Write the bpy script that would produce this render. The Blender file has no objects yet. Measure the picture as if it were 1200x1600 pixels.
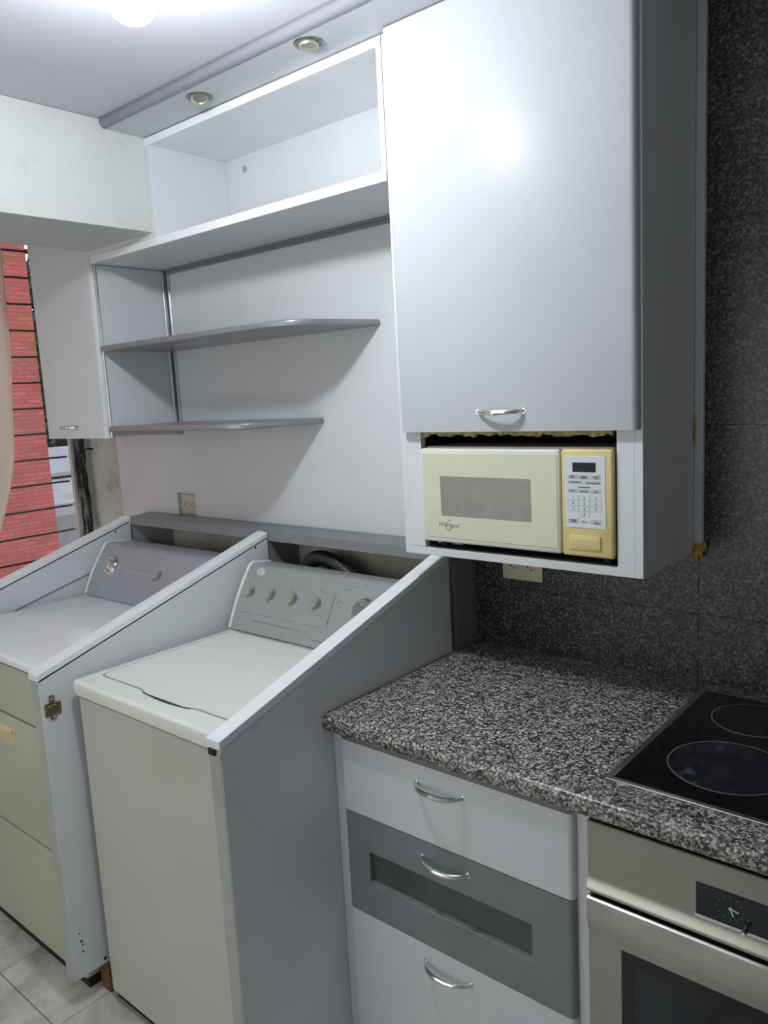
import bpy, bmesh, math, random
from mathutils import Vector, Matrix
random.seed(7)
S = bpy.context.scene
COL = S.collection
PI = math.pi

# ------------------------------------------------------------------ camera, sky, exposure
cd = bpy.data.cameras.new('camera'); cam = bpy.data.objects.new('camera', cd); COL.objects.link(cam)
cd.sensor_fit = 'HORIZONTAL'; cd.sensor_width = 36.0; cd.lens = 1232.1 * 36 / 1200; cd.clip_start = 0.02; cd.clip_end = 300
_r = Vector((0.76083387, 0.6467859, -0.05291344)); _u = Vector((-0.05722339, 0.14808589, 0.98731761)); _f = Vector((-0.64641884, 0.74815678, -0.14968004))
M = Matrix((_r, _u, -_f)).transposed().to_4x4(); M.translation = Vector((1.54706, -1.82537, 1.65595))
cam.matrix_world = M
S.camera = cam
S.view_settings.view_transform = 'Standard'; S.view_settings.look = 'None'
S.view_settings.gamma = 1.0; S.view_settings.exposure = 0.62; S.view_settings.use_curve_mapping = False

w = bpy.data.worlds.new('overcast_sky'); S.world = w; w.use_nodes = True
bg = w.node_tree.nodes['Background']; bg.inputs[0].default_value = (0.80, 0.88, 1.0, 1); bg.inputs[1].default_value = 1.25
LAMP_STRENGTH = 205.0
LAMP_COLOR = (0.93, 0.97, 1.0, 1)
# added soft fill behind the camera; the wall there has no opening
al = bpy.data.lights.new('added_fill_light', 'AREA'); al.shape = 'RECTANGLE'; al.size = 2.2; al.size_y = 1.5; al.energy = 9; al.color = (1.0, 0.985, 0.95)
alo = bpy.data.objects.new('added_fill_light', al); COL.objects.link(alo); alo.location = (-0.3, -2.97, 1.35); alo.rotation_euler = (PI / 2, 0, 0)

# ------------------------------------------------------------------ materials
def newmat(name):
    m = bpy.data.materials.new(name); m.use_nodes = True
    return m, m.node_tree.nodes, m.node_tree.links, m.node_tree.nodes['Principled BSDF']

def mat(name, col, rough=0.5, metal=0.0, var=0.04, scale=6.0, bump=0.0, bscale=60, coat=0.0, spec=0.5, stretch=None, dirt=None, rvar=0.0):
    m, N, L, b = newmat(name)
    b.inputs['Roughness'].default_value = rough; b.inputs['Metallic'].default_value = metal
    b.inputs['Coat Weight'].default_value = coat; b.inputs['Coat Roughness'].default_value = 0.12
    b.inputs['Specular IOR Level'].default_value = spec
    tc = N.new('ShaderNodeTexCoord'); mp = N.new('ShaderNodeMapping'); L.new(tc.outputs['Object'], mp.inputs[0])
    if stretch: mp.inputs['Scale'].default_value = stretch
    nz = N.new('ShaderNodeTexNoise'); nz.inputs['Scale'].default_value = scale; nz.inputs['Detail'].default_value = 5
    L.new(mp.outputs[0], nz.inputs['Vector'])
    cr = N.new('ShaderNodeValToRGB')
    cr.color_ramp.elements[0].position = 0.35; cr.color_ramp.elements[1].position = 0.65
    cr.color_ramp.elements[0].color = tuple(c * (1 - var) for c in col) + (1,)
    cr.color_ramp.elements[1].color = tuple(min(1, c * (1 + var)) for c in col) + (1,)
    L.new(nz.outputs['Fac'], cr.inputs[0])
    out = cr.outputs[0]
    if dirt:
        dcol, dscale, lo, hi = dirt
        n2 = N.new('ShaderNodeTexNoise'); n2.inputs['Scale'].default_value = dscale; n2.inputs['Detail'].default_value = 8; n2.inputs['Roughness'].default_value = 0.65
        L.new((mp if stretch else tc).outputs['Vector' if stretch else 'Object'], n2.inputs['Vector'])
        mr = N.new('ShaderNodeMapRange'); mr.inputs[1].default_value = lo; mr.inputs[2].default_value = hi; L.new(n2.outputs['Fac'], mr.inputs[0])
        mx = N.new('ShaderNodeMixRGB'); L.new(mr.outputs[0], mx.inputs[0]); L.new(out, mx.inputs[1]); mx.inputs[2].default_value = dcol + (1,)
        out = mx.outputs[0]
    L.new(out, b.inputs['Base Color'])
    if rvar:
        mr = N.new('ShaderNodeMapRange'); mr.inputs[3].default_value = rough - rvar; mr.inputs[4].default_value = rough + rvar
        L.new(nz.outputs['Fac'], mr.inputs[0]); L.new(mr.outputs[0], b.inputs['Roughness'])
    if bump:
        n3 = N.new('ShaderNodeTexNoise'); n3.inputs['Scale'].default_value = bscale; n3.inputs['Detail'].default_value = 4
        L.new(mp.outputs[0], n3.inputs['Vector'])
        bp = N.new('ShaderNodeBump'); bp.inputs['Strength'].default_value = bump; bp.inputs['Distance'].default_value = 0.002
        L.new(n3.outputs['Fac'], bp.inputs['Height']); L.new(bp.outputs[0], b.inputs['Normal'])
    return m

def granite(name, base, mid, light, scale=300, rough=0.22, p1=0.42, p2=0.66):
    m, N, L, b = newmat(name)
    tc = N.new('ShaderNodeTexCoord')
    v = N.new('ShaderNodeTexVoronoi'); v.inputs['Scale'].default_value = scale; L.new(tc.outputs['Object'], v.inputs['Vector'])
    sp = N.new('ShaderNodeSeparateColor'); L.new(v.outputs['Color'], sp.inputs[0])
    nz = N.new('ShaderNodeTexNoise'); nz.inputs['Scale'].default_value = scale * 0.62; nz.inputs['Detail'].default_value = 3; nz.inputs['Roughness'].default_value = 0.6; L.new(tc.outputs['Object'], nz.inputs['Vector'])
    n2 = N.new('ShaderNodeTexNoise'); n2.inputs['Scale'].default_value = scale * 0.16; n2.inputs['Detail'].default_value = 2; L.new(tc.outputs['Object'], n2.inputs['Vector'])
    def math_(op, x, y):
        k = N.new('ShaderNodeMath'); k.operation = op
        for i, q in enumerate((x, y)):
            if isinstance(q, float): k.inputs[i].default_value = q
            else: L.new(q, k.inputs[i])
        return k.outputs[0]
    t = math_('ADD', math_('MULTIPLY', sp.outputs[0], 0.22), math_('MULTIPLY', nz.outputs['Fac'], 0.95))
    t = math_('ADD', t, math_('MULTIPLY', n2.outputs['Fac'], 0.25))
    t = math_('SUBTRACT', t, 0.20)
    cr = N.new('ShaderNodeValToRGB'); e = cr.color_ramp.elements
    e[0].position = p1; e[0].color = base + (1,); e[1].position = 0.80; e[1].color = light + (1,)
    k = cr.color_ramp.elements.new(p2 * 0.5 + p1 * 0.5 + 0.03); k.color = mid + (1,)
    L.new(t, cr.inputs[0]); L.new(cr.outputs[0], b.inputs['Base Color'])
    b.inputs['Roughness'].default_value = rough
    return m

def alpha_mat(name, col, alpha, rough=0.05):
    m, N, L, b = newmat(name)
    b.inputs['Base Color'].default_value = col + (1,); b.inputs['Roughness'].default_value = rough
    b.inputs['Alpha'].default_value = alpha
    tc = N.new('ShaderNodeTexCoord'); nz = N.new('ShaderNodeTexNoise'); nz.inputs['Scale'].default_value = 14
    L.new(tc.outputs['Object'], nz.inputs['Vector'])
    mr = N.new('ShaderNodeMapRange'); mr.inputs[3].default_value = alpha * 0.85; mr.inputs[4].default_value = min(1, alpha * 1.15)
    L.new(nz.outputs['Fac'], mr.inputs[0]); L.new(mr.outputs[0], b.inputs['Alpha'])
    return m

WHITE = mat('white_laminate', (0.68, 0.71, 0.735), 0.42, var=0.015)
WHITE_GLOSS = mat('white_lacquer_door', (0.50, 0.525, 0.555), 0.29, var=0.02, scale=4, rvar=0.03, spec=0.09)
EDGE = mat('white_edge_strip', (0.84, 0.87, 0.90), 0.38, var=0.02)
PLASTER = mat('cream_plaster', (0.68, 0.70, 0.68), 0.8, var=0.03, scale=3, bump=0.15, dirt=((0.50, 0.49, 0.44), 5, 0.60, 0.95))
DAMP = mat('stained_plaster', (0.52, 0.50, 0.44), 0.85, var=0.08, scale=4, bump=0.25, dirt=((0.22, 0.20, 0.17), 7, 0.52, 0.75))
CEIL = mat('ceiling_paint', (0.58, 0.59, 0.65), 0.85, var=0.02, scale=2)
NOSE = mat('lilac_grey_nosing', (0.22, 0.22, 0.255), 0.35, var=0.03)
SOFFIT = mat('pale_soffit_paint', (0.56, 0.59, 0.63), 0.5, var=0.03)
GREY = mat('grey_laminate', (0.215, 0.23, 0.24), 0.42, var=0.03, scale=20)
SHELFGREY = mat('silver_grey_shelf', (0.30, 0.32, 0.33), 0.28, metal=0.35, var=0.04)
ALU = mat('brushed_aluminium', (0.62, 0.64, 0.66), 0.28, metal=1.0, var=0.05, scale=40, stretch=(1, 1, 12))
CHROME = mat('chrome', (0.80, 0.80, 0.80), 0.13, metal=1.0, var=0.02)
STEEL = mat('brushed_steel', (0.40, 0.395, 0.35), 0.30, metal=1.0, var=0.03, scale=9, stretch=(.6, 1, 9), rvar=0.03)
STEEL2 = mat('brushed_steel_smudged', (0.52, 0.51, 0.48), 0.30, metal=1.0, var=0.10, scale=7, rvar=0.08)
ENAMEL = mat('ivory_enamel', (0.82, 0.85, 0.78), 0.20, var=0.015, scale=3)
ENAMEL_SHADED = mat('ivory_enamel_shaded', (0.54, 0.55, 0.49), 0.25, var=0.02, scale=3, rvar=0.03)  # the ivory enamel darkened, shade on the washer front put into the colour
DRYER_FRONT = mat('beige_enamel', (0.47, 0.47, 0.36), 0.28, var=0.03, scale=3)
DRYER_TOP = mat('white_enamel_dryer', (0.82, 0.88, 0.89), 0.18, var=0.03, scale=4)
TAN = mat('tan_plastic', (0.66, 0.55, 0.30), 0.4, var=0.04)
CONSOLE = mat('console_grey', (0.38, 0.41, 0.40), 0.33, metal=0.25, var=0.03)
CONSOLE2 = mat('console_blue_grey', (0.37, 0.40, 0.45), 0.33, metal=0.25, var=0.03)
KNOB = mat('knob_cream_metal', (0.50, 0.50, 0.42), 0.28, metal=0.6, var=0.05)
KNOBRING = mat('knob_skirt', (0.40, 0.41, 0.40), 0.25, metal=0.8, var=0.03)
PRINT = mat('dark_print', (0.10, 0.11, 0.12), 0.5)
PRINTW = mat('pale_print', (0.62, 0.64, 0.68), 0.5)
BLACK = mat('black_gap', (0.012, 0.012, 0.012), 0.7)
RUBBER = mat('black_rubber_hose', (0.02, 0.02, 0.022), 0.42)
GRAN = granite('granite_worktop', (0.022, 0.023, 0.021), (0.17, 0.168, 0.152), (0.85, 0.83, 0.76), 290, 0.30, 0.40, 0.58)
GRANW = granite('granite_wall', (0.009, 0.010, 0.009), (0.055, 0.056, 0.054), (0.26, 0.255, 0.235), 210, 0.30, 0.40, 0.60)
GROUT = mat('dark_grout', (0.09, 0.085, 0.075), 0.9)
AGED = mat('aged_edge_tape', (0.42, 0.43, 0.40), 0.5, var=0.06)
LIDGAP = mat('lid_gap_grey', (0.34, 0.35, 0.32), 0.6)
GAPGREY = mat('grey_gap', (0.16, 0.16, 0.14), 0.6)
BULBG = None
GLASSBLACK = mat('black_ceramic_glass', (0.006, 0.006, 0.007), 0.10, var=0.2, rvar=0.03)
BURN = mat('worn_burner_glass', (0.012, 0.014, 0.020), 0.22, var=0.5, scale=22, dirt=((0.13, 0.15, 0.18), 16, 0.55, 0.80))
RING = mat('burner_ring_print', (0.18, 0.18, 0.18), 0.4)
OVENGLASS = mat('dark_oven_glass', (0.008, 0.014, 0.020), 0.06, var=0.2)
FROST = alpha_mat('dark_drawer_glass', (0.10, 0.125, 0.12), 0.80, 0.04)
MWCREAM = mat('microwave_ivory', (0.66, 0.68, 0.52), 0.35, var=0.02)
MWEDGE = mat('microwave_pale_rim', (0.74, 0.76, 0.66), 0.35, var=0.02)
MWYEL = mat('microwave_yellowed_plastic', (0.72, 0.60, 0.27), 0.38, var=0.05, scale=14)
MWPANEL = mat('keypad_film', (0.66, 0.72, 0.74), 0.35, var=0.01)
MWKEY = mat('keypad_grey', (0.47, 0.51, 0.52), 0.4, var=0.02)
MWWIN = mat('microwave_window_mesh', (0.265, 0.275, 0.235), 0.25, var=0.05, scale=30)
MWBODY = mat('microwave_case', (0.30, 0.29, 0.25), 0.5)
BRASS = mat('aged_brass', (0.20, 0.17, 0.09), 0.35, metal=0.85, var=0.35, scale=90)
FOAM = mat('yellow_foam', (0.50, 0.33, 0.05), 0.8, var=0.3, scale=60, bump=0.5)
TORN = mat('torn_chipboard', (0.40, 0.35, 0.16), 0.9, var=0.35, scale=90, bump=0.5)
ALMOND = mat('almond_plastic', (0.62, 0.58, 0.44), 0.4)
WOOD = mat('brown_wood', (0.16, 0.07, 0.035), 0.7, var=0.2, scale=20, stretch=(6, 6, 1))
TRIMDARK = mat('tarnished_spot_ring', (0.26, 0.25, 0.21), 0.25, metal=0.9, var=0.1)
ROT = mat('peeling_black_paint', (0.025, 0.022, 0.02), 0.8, var=0.3, scale=2, bump=0.8, bscale=4, stretch=(30, 30, 3), dirt=((0.33, 0.32, 0.30), 3.0, 0.50, 0.62))
FRAMEP = mat('window_aluminium', (0.55, 0.55, 0.52), 0.4, metal=0.4, var=0.08)
LOUVRE_EDGE = mat('louvre_glass_edge', (0.05, 0.045, 0.045), 0.3)
LOUVRE = alpha_mat('louvre_glass', (0.75, 0.80, 0.85), 0.03, 0.04)
SHEER = alpha_mat('sheer_curtain', (0.86, 0.83, 0.76), 0.66, 0.9)
_N = SHEER.node_tree.nodes; _L = SHEER.node_tree.links; _t = _N.new('ShaderNodeBsdfTranslucent'); _t.inputs[0].default_value = (0.80, 0.75, 0.64, 1)
_m = _N.new('ShaderNodeMixShader'); _m.inputs[0].default_value = 0.5; _L.new(_N['Principled BSDF'].outputs[0], _m.inputs[1]); _L.new(_t.outputs[0], _m.inputs[2]); _L.new(_m.outputs[0], _N['Material Output'].inputs[0])
LEAF = mat('dark_leaves', (0.05, 0.075, 0.03), 0.8, var=0.5, scale=3)
BARK = mat('bark', (0.08, 0.06, 0.045), 0.9, var=0.3)
ROOF = mat('pale_roof_sheet', (0.30, 0.29, 0.31), 0.6, var=0.08, scale=2, dirt=((0.15, 0.14, 0.14), 1.2, 0.55, 0.75))
HOUSE = mat('grey_render', (0.22, 0.22, 0.22), 0.9, var=0.1)
GROUND = mat('street_ground', (0.12, 0.12, 0.11), 0.9, var=0.15, scale=0.5)
DARKWALL = mat('end_wall_paint', (0.78, 0.78, 0.76), 0.8)
BACKWALL = mat('off_white_room_wall', (0.80, 0.80, 0.78), 0.8, var=0.02)

# marble-look floor tile
def floor_tile_mat():
    m, N, L, b = newmat('grey_marbled_tile')
    tc = N.new('ShaderNodeTexCoord')
    n1 = N.new('ShaderNodeTexNoise'); n1.inputs['Scale'].default_value = 4.5; n1.inputs['Detail'].default_value = 9; n1.inputs['Roughness'].default_value = 0.62; n1.inputs['Distortion'].default_value = 1.3
    L.new(tc.outputs['Object'], n1.inputs['Vector'])
    cr = N.new('ShaderNodeValToRGB'); e = cr.color_ramp.elements
    e[0].position = 0.34; e[0].color = (0.38, 0.375, 0.34, 1); e[1].position = 0.62; e[1].color = (0.68, 0.68, 0.63, 1)
    L.new(n1.outputs['Fac'], cr.inputs[0]); L.new(cr.outputs[0], b.inputs['Base Color'])
    b.inputs['Roughness'].default_value = 0.30
    return m
TILE = floor_tile_mat()

def brick_mat():
    m, N, L, b = newmat('red_brick_facade')
    tc = N.new('ShaderNodeTexCoord'); sp = N.new('ShaderNodeSeparateXYZ'); L.new(tc.outputs['Object'], sp.inputs[0])
    cb = N.new('ShaderNodeCombineXYZ'); L.new(sp.outputs[1], cb.inputs[0]); L.new(sp.outputs[2], cb.inputs[1])
    br = N.new('ShaderNodeTexBrick'); L.new(cb.outputs[0], br.inputs['Vector'])
    br.inputs['Color1'].default_value = (0.55, 0.085, 0.055, 1); br.inputs['Color2'].default_value = (0.40, 0.055, 0.04, 1); br.inputs['Mortar'].default_value = (0.25, 0.09, 0.07, 1)
    br.inputs['Scale'].default_value = 1.0; br.inputs['Brick Width'].default_value = 0.27; br.inputs['Row Height'].default_value = 0.075; br.inputs['Mortar Size'].default_value = 0.012
    br.inputs['Bias'].default_value = -0.1
    nz = N.new('ShaderNodeTexNoise'); nz.inputs['Scale'].default_value = 1.5; nz.inputs['Detail'].default_value = 6; L.new(tc.outputs['Object'], nz.inputs['Vector'])
    mx = N.new('ShaderNodeMixRGB'); mx.blend_type = 'MULTIPLY'; mx.inputs[0].default_value = 0.5; L.new(br.outputs[0], mx.inputs[1]); L.new(nz.outputs['Color'], mx.inputs[2])
    hs = N.new('ShaderNodeHueSaturation'); hs.inputs['Value'].default_value = 1.0; hs.inputs['Saturation'].default_value = 0.95; L.new(mx.outputs[0], hs.inputs['Color'])
    L.new(hs.outputs[0], b.inputs['Base Color'])
    bp = N.new('ShaderNodeBump'); bp.inputs['Strength'].default_value = 0.6; bp.inputs['Distance'].default_value = 0.01; bp.invert = True
    L.new(br.outputs['Fac'], bp.inputs['Height']); L.new(bp.outputs[0], b.inputs['Normal']); b.inputs['Roughness'].default_value = 0.9
    return m
BRICK = brick_mat()

def emis(name, col, s):
    m, N, L, b = newmat(name)
    b.inputs['Base Color'].default_value = (0.9, 0.9, 0.9, 1)
    b.inputs['Emission Color'].default_value = col; b.inputs['Emission Strength'].default_value = s
    return m
BULBG = emis('lit_bulb_glass', LAMP_COLOR, LAMP_STRENGTH)

# ------------------------------------------------------------------ mesh helpers
class B:
    """collects shapes (world coordinates) into one mesh"""
    def __init__(s): s.bm = bmesh.new()
    def add(s, bm, mtx=None):
        if mtx is not None: bmesh.ops.transform(bm, matrix=mtx, verts=bm.verts)
        me = bpy.data.meshes.new('tmp'); bm.to_mesh(me); bm.free(); s.bm.from_mesh(me); bpy.data.meshes.remove(me); return s
    def box(s, x0, x1, y0, y1, z0, z1, bev=0.0, seg=2, mtx=None):
        bm = bmesh.new(); bmesh.ops.create_cube(bm, size=1)
        bmesh.ops.scale(bm, vec=(abs(x1 - x0), abs(y1 - y0), abs(z1 - z0)), verts=bm.verts)
        bmesh.ops.translate(bm, vec=((x0 + x1) / 2, (y0 + y1) / 2, (z0 + z1) / 2), verts=bm.verts)
        if bev: bmesh.ops.bevel(bm, geom=bm.edges[:], offset=bev, segments=seg, affect='EDGES', profile=0.5)
        return s.add(bm, mtx)
    def prism(s, pts, axis, a, b, bev=0.0, seg=2, mtx=None):
        """polygon pts in the plane normal to axis, extruded from a to b"""
        bm = bmesh.new()
        def P(p, t): return {'x': (t, p[0], p[1]), 'y': (p[0], t, p[1]), 'z': (p[0], p[1], t)}[axis]
        v0 = [bm.verts.new(P(p, a)) for p in pts]; v1 = [bm.verts.new(P(p, b)) for p in pts]
        n = len(pts); bm.faces.new(v0); bm.faces.new(v1[::-1])
        for i in range(n): bm.faces.new((v0[i], v1[i], v1[(i + 1) % n], v0[(i + 1) % n]))
        bmesh.ops.recalc_face_normals(bm, faces=bm.faces)
        if bev: bmesh.ops.bevel(bm, geom=bm.edges[:], offset=bev, segments=seg, affect='EDGES', profile=0.5)
        return s.add(bm, mtx)
    def lathe(s, prof, mtx, n=32):
        """profile [(r, h)...] revolved about local z"""
        bm = bmesh.new(); rings = []
        for r, h in prof:
            if r < 1e-6: rings.append([bm.verts.new((0, 0, h))])
            else: rings.append([bm.verts.new((r * math.cos(2 * PI * i / n), r * math.sin(2 * PI * i / n), h)) for i in range(n)])
        for A, C in zip(rings, rings[1:]):
            for i in range(n):
                a = A[i % len(A)]; b_ = A[(i + 1) % len(A)]; c = C[(i + 1) % len(C)]; d = C[i % len(C)]
                q = []
                for v in (a, b_, c, d):
                    if v not in q: q.append(v)
                if len(q) > 2: bm.faces.new(q)
        bmesh.ops.recalc_face_normals(bm, faces=bm.faces)
        return s.add(bm, mtx)
    def tube(s, path, r, n=10, closed=False, caps=True):
        bm = bmesh.new(); path = [Vector(p) for p in path]; rings = []; m = len(path)
        up = Vector((0.123, 0.3, 0.9)).normalized(); prev = None
        for i, p in enumerate(path):
            if closed: t = (path[(i + 1) % m] - path[i - 1]).normalized()
            else: t = (path[min(i + 1, m - 1)] - path[max(i - 1, 0)]).normalized()
            if prev is None: x = t.cross(up).normalized()
            else: x = (prev - t * prev.dot(t)).normalized()
            prev = x; y = t.cross(x)
            rr = r[i] if isinstance(r, (list, tuple)) else r
            rings.append([bm.verts.new(p + (x * math.cos(2 * PI * k / n) + y * math.sin(2 * PI * k / n)) * rr) for k in range(n)])
        for i in range(m if closed else m - 1):
            A = rings[i]; C = rings[(i + 1) % m]
            for k in range(n): bm.faces.new((A[k], A[(k + 1) % n], C[(k + 1) % n], C[k]))
        if not closed and caps: bm.faces.new(rings[0][::-1]); bm.faces.new(rings[-1])
        bmesh.ops.recalc_face_normals(bm, faces=bm.faces)
        return s.add(bm)
    def sweep(s, prof, axis, a, b): return s.prism(prof, axis, a, b)
    def grid(s, f, nu, nv):
        bm = bmesh.new(); V = [[bm.verts.new(f(i / nu, j / nv)) for j in range(nv + 1)] for i in range(nu + 1)]
        for i in range(nu):
            for j in range(nv): bm.faces.new((V[i][j], V[i + 1][j], V[i + 1][j + 1], V[i][j + 1]))
        return s.add(bm)

ROOTLOC = {}
def obj(name, b, m, parent=None, label=None, kind=None, angle=35):
    me = bpy.data.meshes.new(name)
    loc = Vector((0, 0, 0))
    if parent is not None:
        r = parent
        while r.parent: r = r.parent
        loc = Vector(ROOTLOC.get(r.name, (0, 0, 0)))
    bmesh.ops.translate(b.bm, vec=-loc, verts=b.bm.verts)
    b.bm.to_mesh(me); b.bm.free()
    me.materials.append(m)
    for p in me.polygons: p.use_smooth = True
    me.set_sharp_from_angle(angle=math.radians(angle))
    o = bpy.data.objects.new(name, me); COL.objects.link(o)
    if parent is not None: o.parent = parent
    if label: o['label'] = label
    if kind: o['kind'] = kind
    return o

def thing(name, label, cat, loc, group=None):
    o = bpy.data.objects.new(name, None); COL.objects.link(o); o.location = loc; o.empty_display_size = 0.05
    o['label'] = label; o['category'] = cat
    if group: o['group'] = group
    ROOTLOC[o.name] = tuple(loc)
    return o

def rootof(o, loc): ROOTLOC[o.name] = tuple(loc)

def frame(origin, xdir, zdir):
    """matrix: local x along xdir, local z along zdir (a face normal)"""
    z = Vector(zdir).normalized(); x = Vector(xdir); x = (x - z * x.dot(z)).normalized(); y = z.cross(x)
    m = Matrix((x, y, z)).transposed().to_4x4(); m.translation = Vector(origin); return m

def text_b(b, s, size, mtx, thick=0.0003, shear=0.0):
    cu = bpy.data.curves.new('txt', 'FONT'); cu.body = s; cu.size = size; cu.align_x = 'CENTER'; cu.align_y = 'CENTER'; cu.extrude = thick; cu.shear = shear; cu.resolution_u = 3
    o = bpy.data.objects.new('txt', cu); COL.objects.link(o)
    dg = bpy.context.evaluated_depsgraph_get(); me = bpy.data.meshes.new_from_object(o.evaluated_get(dg))
    me.transform(mtx); b.bm.from_mesh(me)
    bpy.data.objects.remove(o); bpy.data.curves.remove(cu); bpy.data.meshes.remove(me)

FRONT = lambda x, y, z: frame((x, y, z), (1, 0, 0), (0, -1, 0))

# ================================================================== SETTING
CZ = 2.503
def st(name, b, m, parent=None): return obj(name, b, m, parent, kind='structure')
fl = st('floor', B().box(-1.9, 3.2, -3.1, 0.15, -0.12, -0.004), GROUT)
T = 0.345; tx0 = -0.781; ty0 = -1.0065
tile_me = None; tiles = {}
for i in range(-3, 12):
    for j in range(-7, 4):
        x0 = max(tx0 + i * T, -1.78); x1 = min(tx0 + (i + 1) * T, 3.18); y0 = max(ty0 + j * T, -3.0); y1 = min(ty0 + (j + 1) * T, 0.0)
        if x1 - x0 < 0.02 or y1 - y0 < 0.02: continue
        o = obj('floor_tile', B().box(x0 + .0012, x1 - .0012, y0 + .0012, y1 - .0012, -0.004, 0.0, 0.0008, 1), TILE, fl)
        o['kind'] = 'structure'
st('ceiling', B().box(-1.9, 3.2, -3.1, 0.15, CZ, CZ + 0.12), CEIL)
wb = st('wall_back', B().box(-1.9, 0.303, 0.012, 0.15, 0, CZ), DAMP)
wg = st('wall_granite', B().box(0.303, 3.2, 0.012, 0.15, 0, CZ), GROUT)
xs = [0.303, 0.926, 1.546, 2.166, 2.786, 3.2]; zs = [0.60, 1.105, 1.545, 1.985, CZ]
for a, c in zip(xs, xs[1:]):
    for d, e in zip(zs, zs[1:]):
        o = obj('granite_slab', B().box(a + .0003, c - .0003, 0.0, 0.012, d + .0003, e - .0003, .0003, 1), GRANW, wg); o['kind'] = 'structure'
# window wall with its opening
WX = -1.78
WY0, WY1, WZ0, WZ1 = -1.45, -0.060, 0.92, 2.40
st('wall_left', B().box(WX - .03, WX, -3.1, 0.012, 0, WZ0).box(WX - .03, WX, -3.1, 0.012, WZ1, CZ).box(WX - .03, WX, WY1, 0.012, WZ0, WZ1).box(WX - .03, WX, -3.1, WY0, WZ0, WZ1), PLASTER)
st('wall_right', B().box(3.2, 3.3, -3.1, 0.15, 0, CZ), DARKWALL)
st('wall_front', B().box(-1.9, 3.3, -3.1, -3.0, 0, CZ), BACKWALL)
beam = st('ceiling_beam', B().box(-1.067, -0.6735, -3.0, -0.300, 2.194, CZ, 0.004, 2).box(-1.066, -0.6735, -0.3025, 0.010, 2.1775, CZ), PLASTER)

# jalousie window
win = thing('window_1', 'jalousie window of clear glass louvres above the left panel', 'window', (WX, -0.8, WZ0))
del win['label']; del win['category']; win['kind'] = 'structure'
fw = 0.016
obj('window_frame', B().box(WX - .012, WX + .004, WY1 - fw, WY1, WZ0, WZ1, .002, 1).box(WX - .012, WX + .004, WY0, WY0 + fw, WZ0, WZ1, .002, 1)
    .box(WX - .012, WX + .004, WY0, WY1, WZ0, WZ0 + fw, .002, 1).box(WX - .012, WX + .004, WY0, WY1, WZ1 - fw, WZ1, .002, 1), FRAMEP, win)
k = 0
zz = 1.12 - 0.109
while zz < WZ1 - 0.05:
    tilt = 0.012
    g = B().prism([(WX - .024 - tilt, zz + .003), (WX - .020 - tilt, zz + .003), (WX - .020 + tilt, zz + .118), (WX - .024 + tilt, zz + .118)], 'y', WY0 + fw, WY1 - fw)
    lo = obj('glass_louvre', g, LOUVRE, win)
    obj('louvre_edge', B().box(WX - .037, WX - .028, WY0 + fw, WY1 - fw, zz - .002, zz + .006), LOUVRE_EDGE, lo)
    zz += 0.109
# ragged weathered stile in the corner
rb = B()
random.seed(3)
def strip(u, v):
    z = WZ0 + v * (WZ1 - WZ0); e = 0.003 * math.sin(z * 17) + 0.002 * math.sin(z * 61 + 1)
    y = -0.056 + u * 0.050 + (e if 0 < u < 1 else e * 0.8)
    return (WX + 0.003 + 0.014 * math.sin(u * PI) + 0.003 * random.random(), y, z)
rb.grid(strip, 8, 120)
obj('weathered_stile', rb, ROT, win, label='black paint peeling from the stile')

# exterior ----------------------------------------------------------
ground = st('street_ground', B().box(-80, -2.2, -60, 60, -9.2, -9.0), GROUND)
bd = thing('brick_building', 'red brick building seen through the window louvres', 'building', (-13, -5, -9))
obj('facade', B().box(-22, -13, -20, 5.40, -9, 14), BRICK, bd)
hs = thing('roofed_house', 'low grey house with pale sheet roofs behind the brick building', 'house', (-22, 10, -9))
obj('house_wall', B().box(-27, -19, 6.5, 15, -9, -1.2), HOUSE, hs)
for i, (xa, za, xb, zb) in enumerate([(-18.4, -2.3, -21.0, -1.55), (-21.0, -1.25, -24, -0.75), (-24, -0.55, -27.5, 0.15)]):
    obj('roof_sheet', B().prism([(xa, za), (xb, zb), (xb, zb + .12), (xa, za + .12)], 'y', 6, 15.4), ROOF, hs)
    obj('roof_fascia', B().box(xb - .1, xb, 6, 15.4, zb - .45, zb), HOUSE, hs)
tr = thing('leafy_tree', 'dark leafy tree behind the pale roofs beyond the window', 'tree', (-36, 17, -9))
obj('trunk', B().tube([(-36, 17, -9), (-36.1, 17.1, -4), (-36, 17, 2)], [0.35, 0.25, 0.12], 8), BARK, tr)
lf = bmesh.new(); random.seed(5)
for i in range(9000):
    a = random.random() * 2 * PI; c = random.uniform(-1, 1); r = 4.6 * random.random() ** 0.4
    p = Vector((-36 + 0.8 * r * math.cos(a) * math.sqrt(1 - c * c), 17 + r * math.sin(a) * math.sqrt(1 - c * c), 3.2 + r * c * 1.35))
    d1 = Vector((random.gauss(0, 1), random.gauss(0, 1), random.gauss(0, 1))).normalized() * 0.22; d2 = d1.orthogonal().normalized() * 0.15
    lf.faces.new([lf.verts.new(p - d1), lf.verts.new(p + d2), lf.verts.new(p + d1), lf.verts.new(p - d2)])
cb = B(); cb.add(lf); o = obj('foliage', cb, LEAF, tr); o['kind'] = 'stuff'

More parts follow.
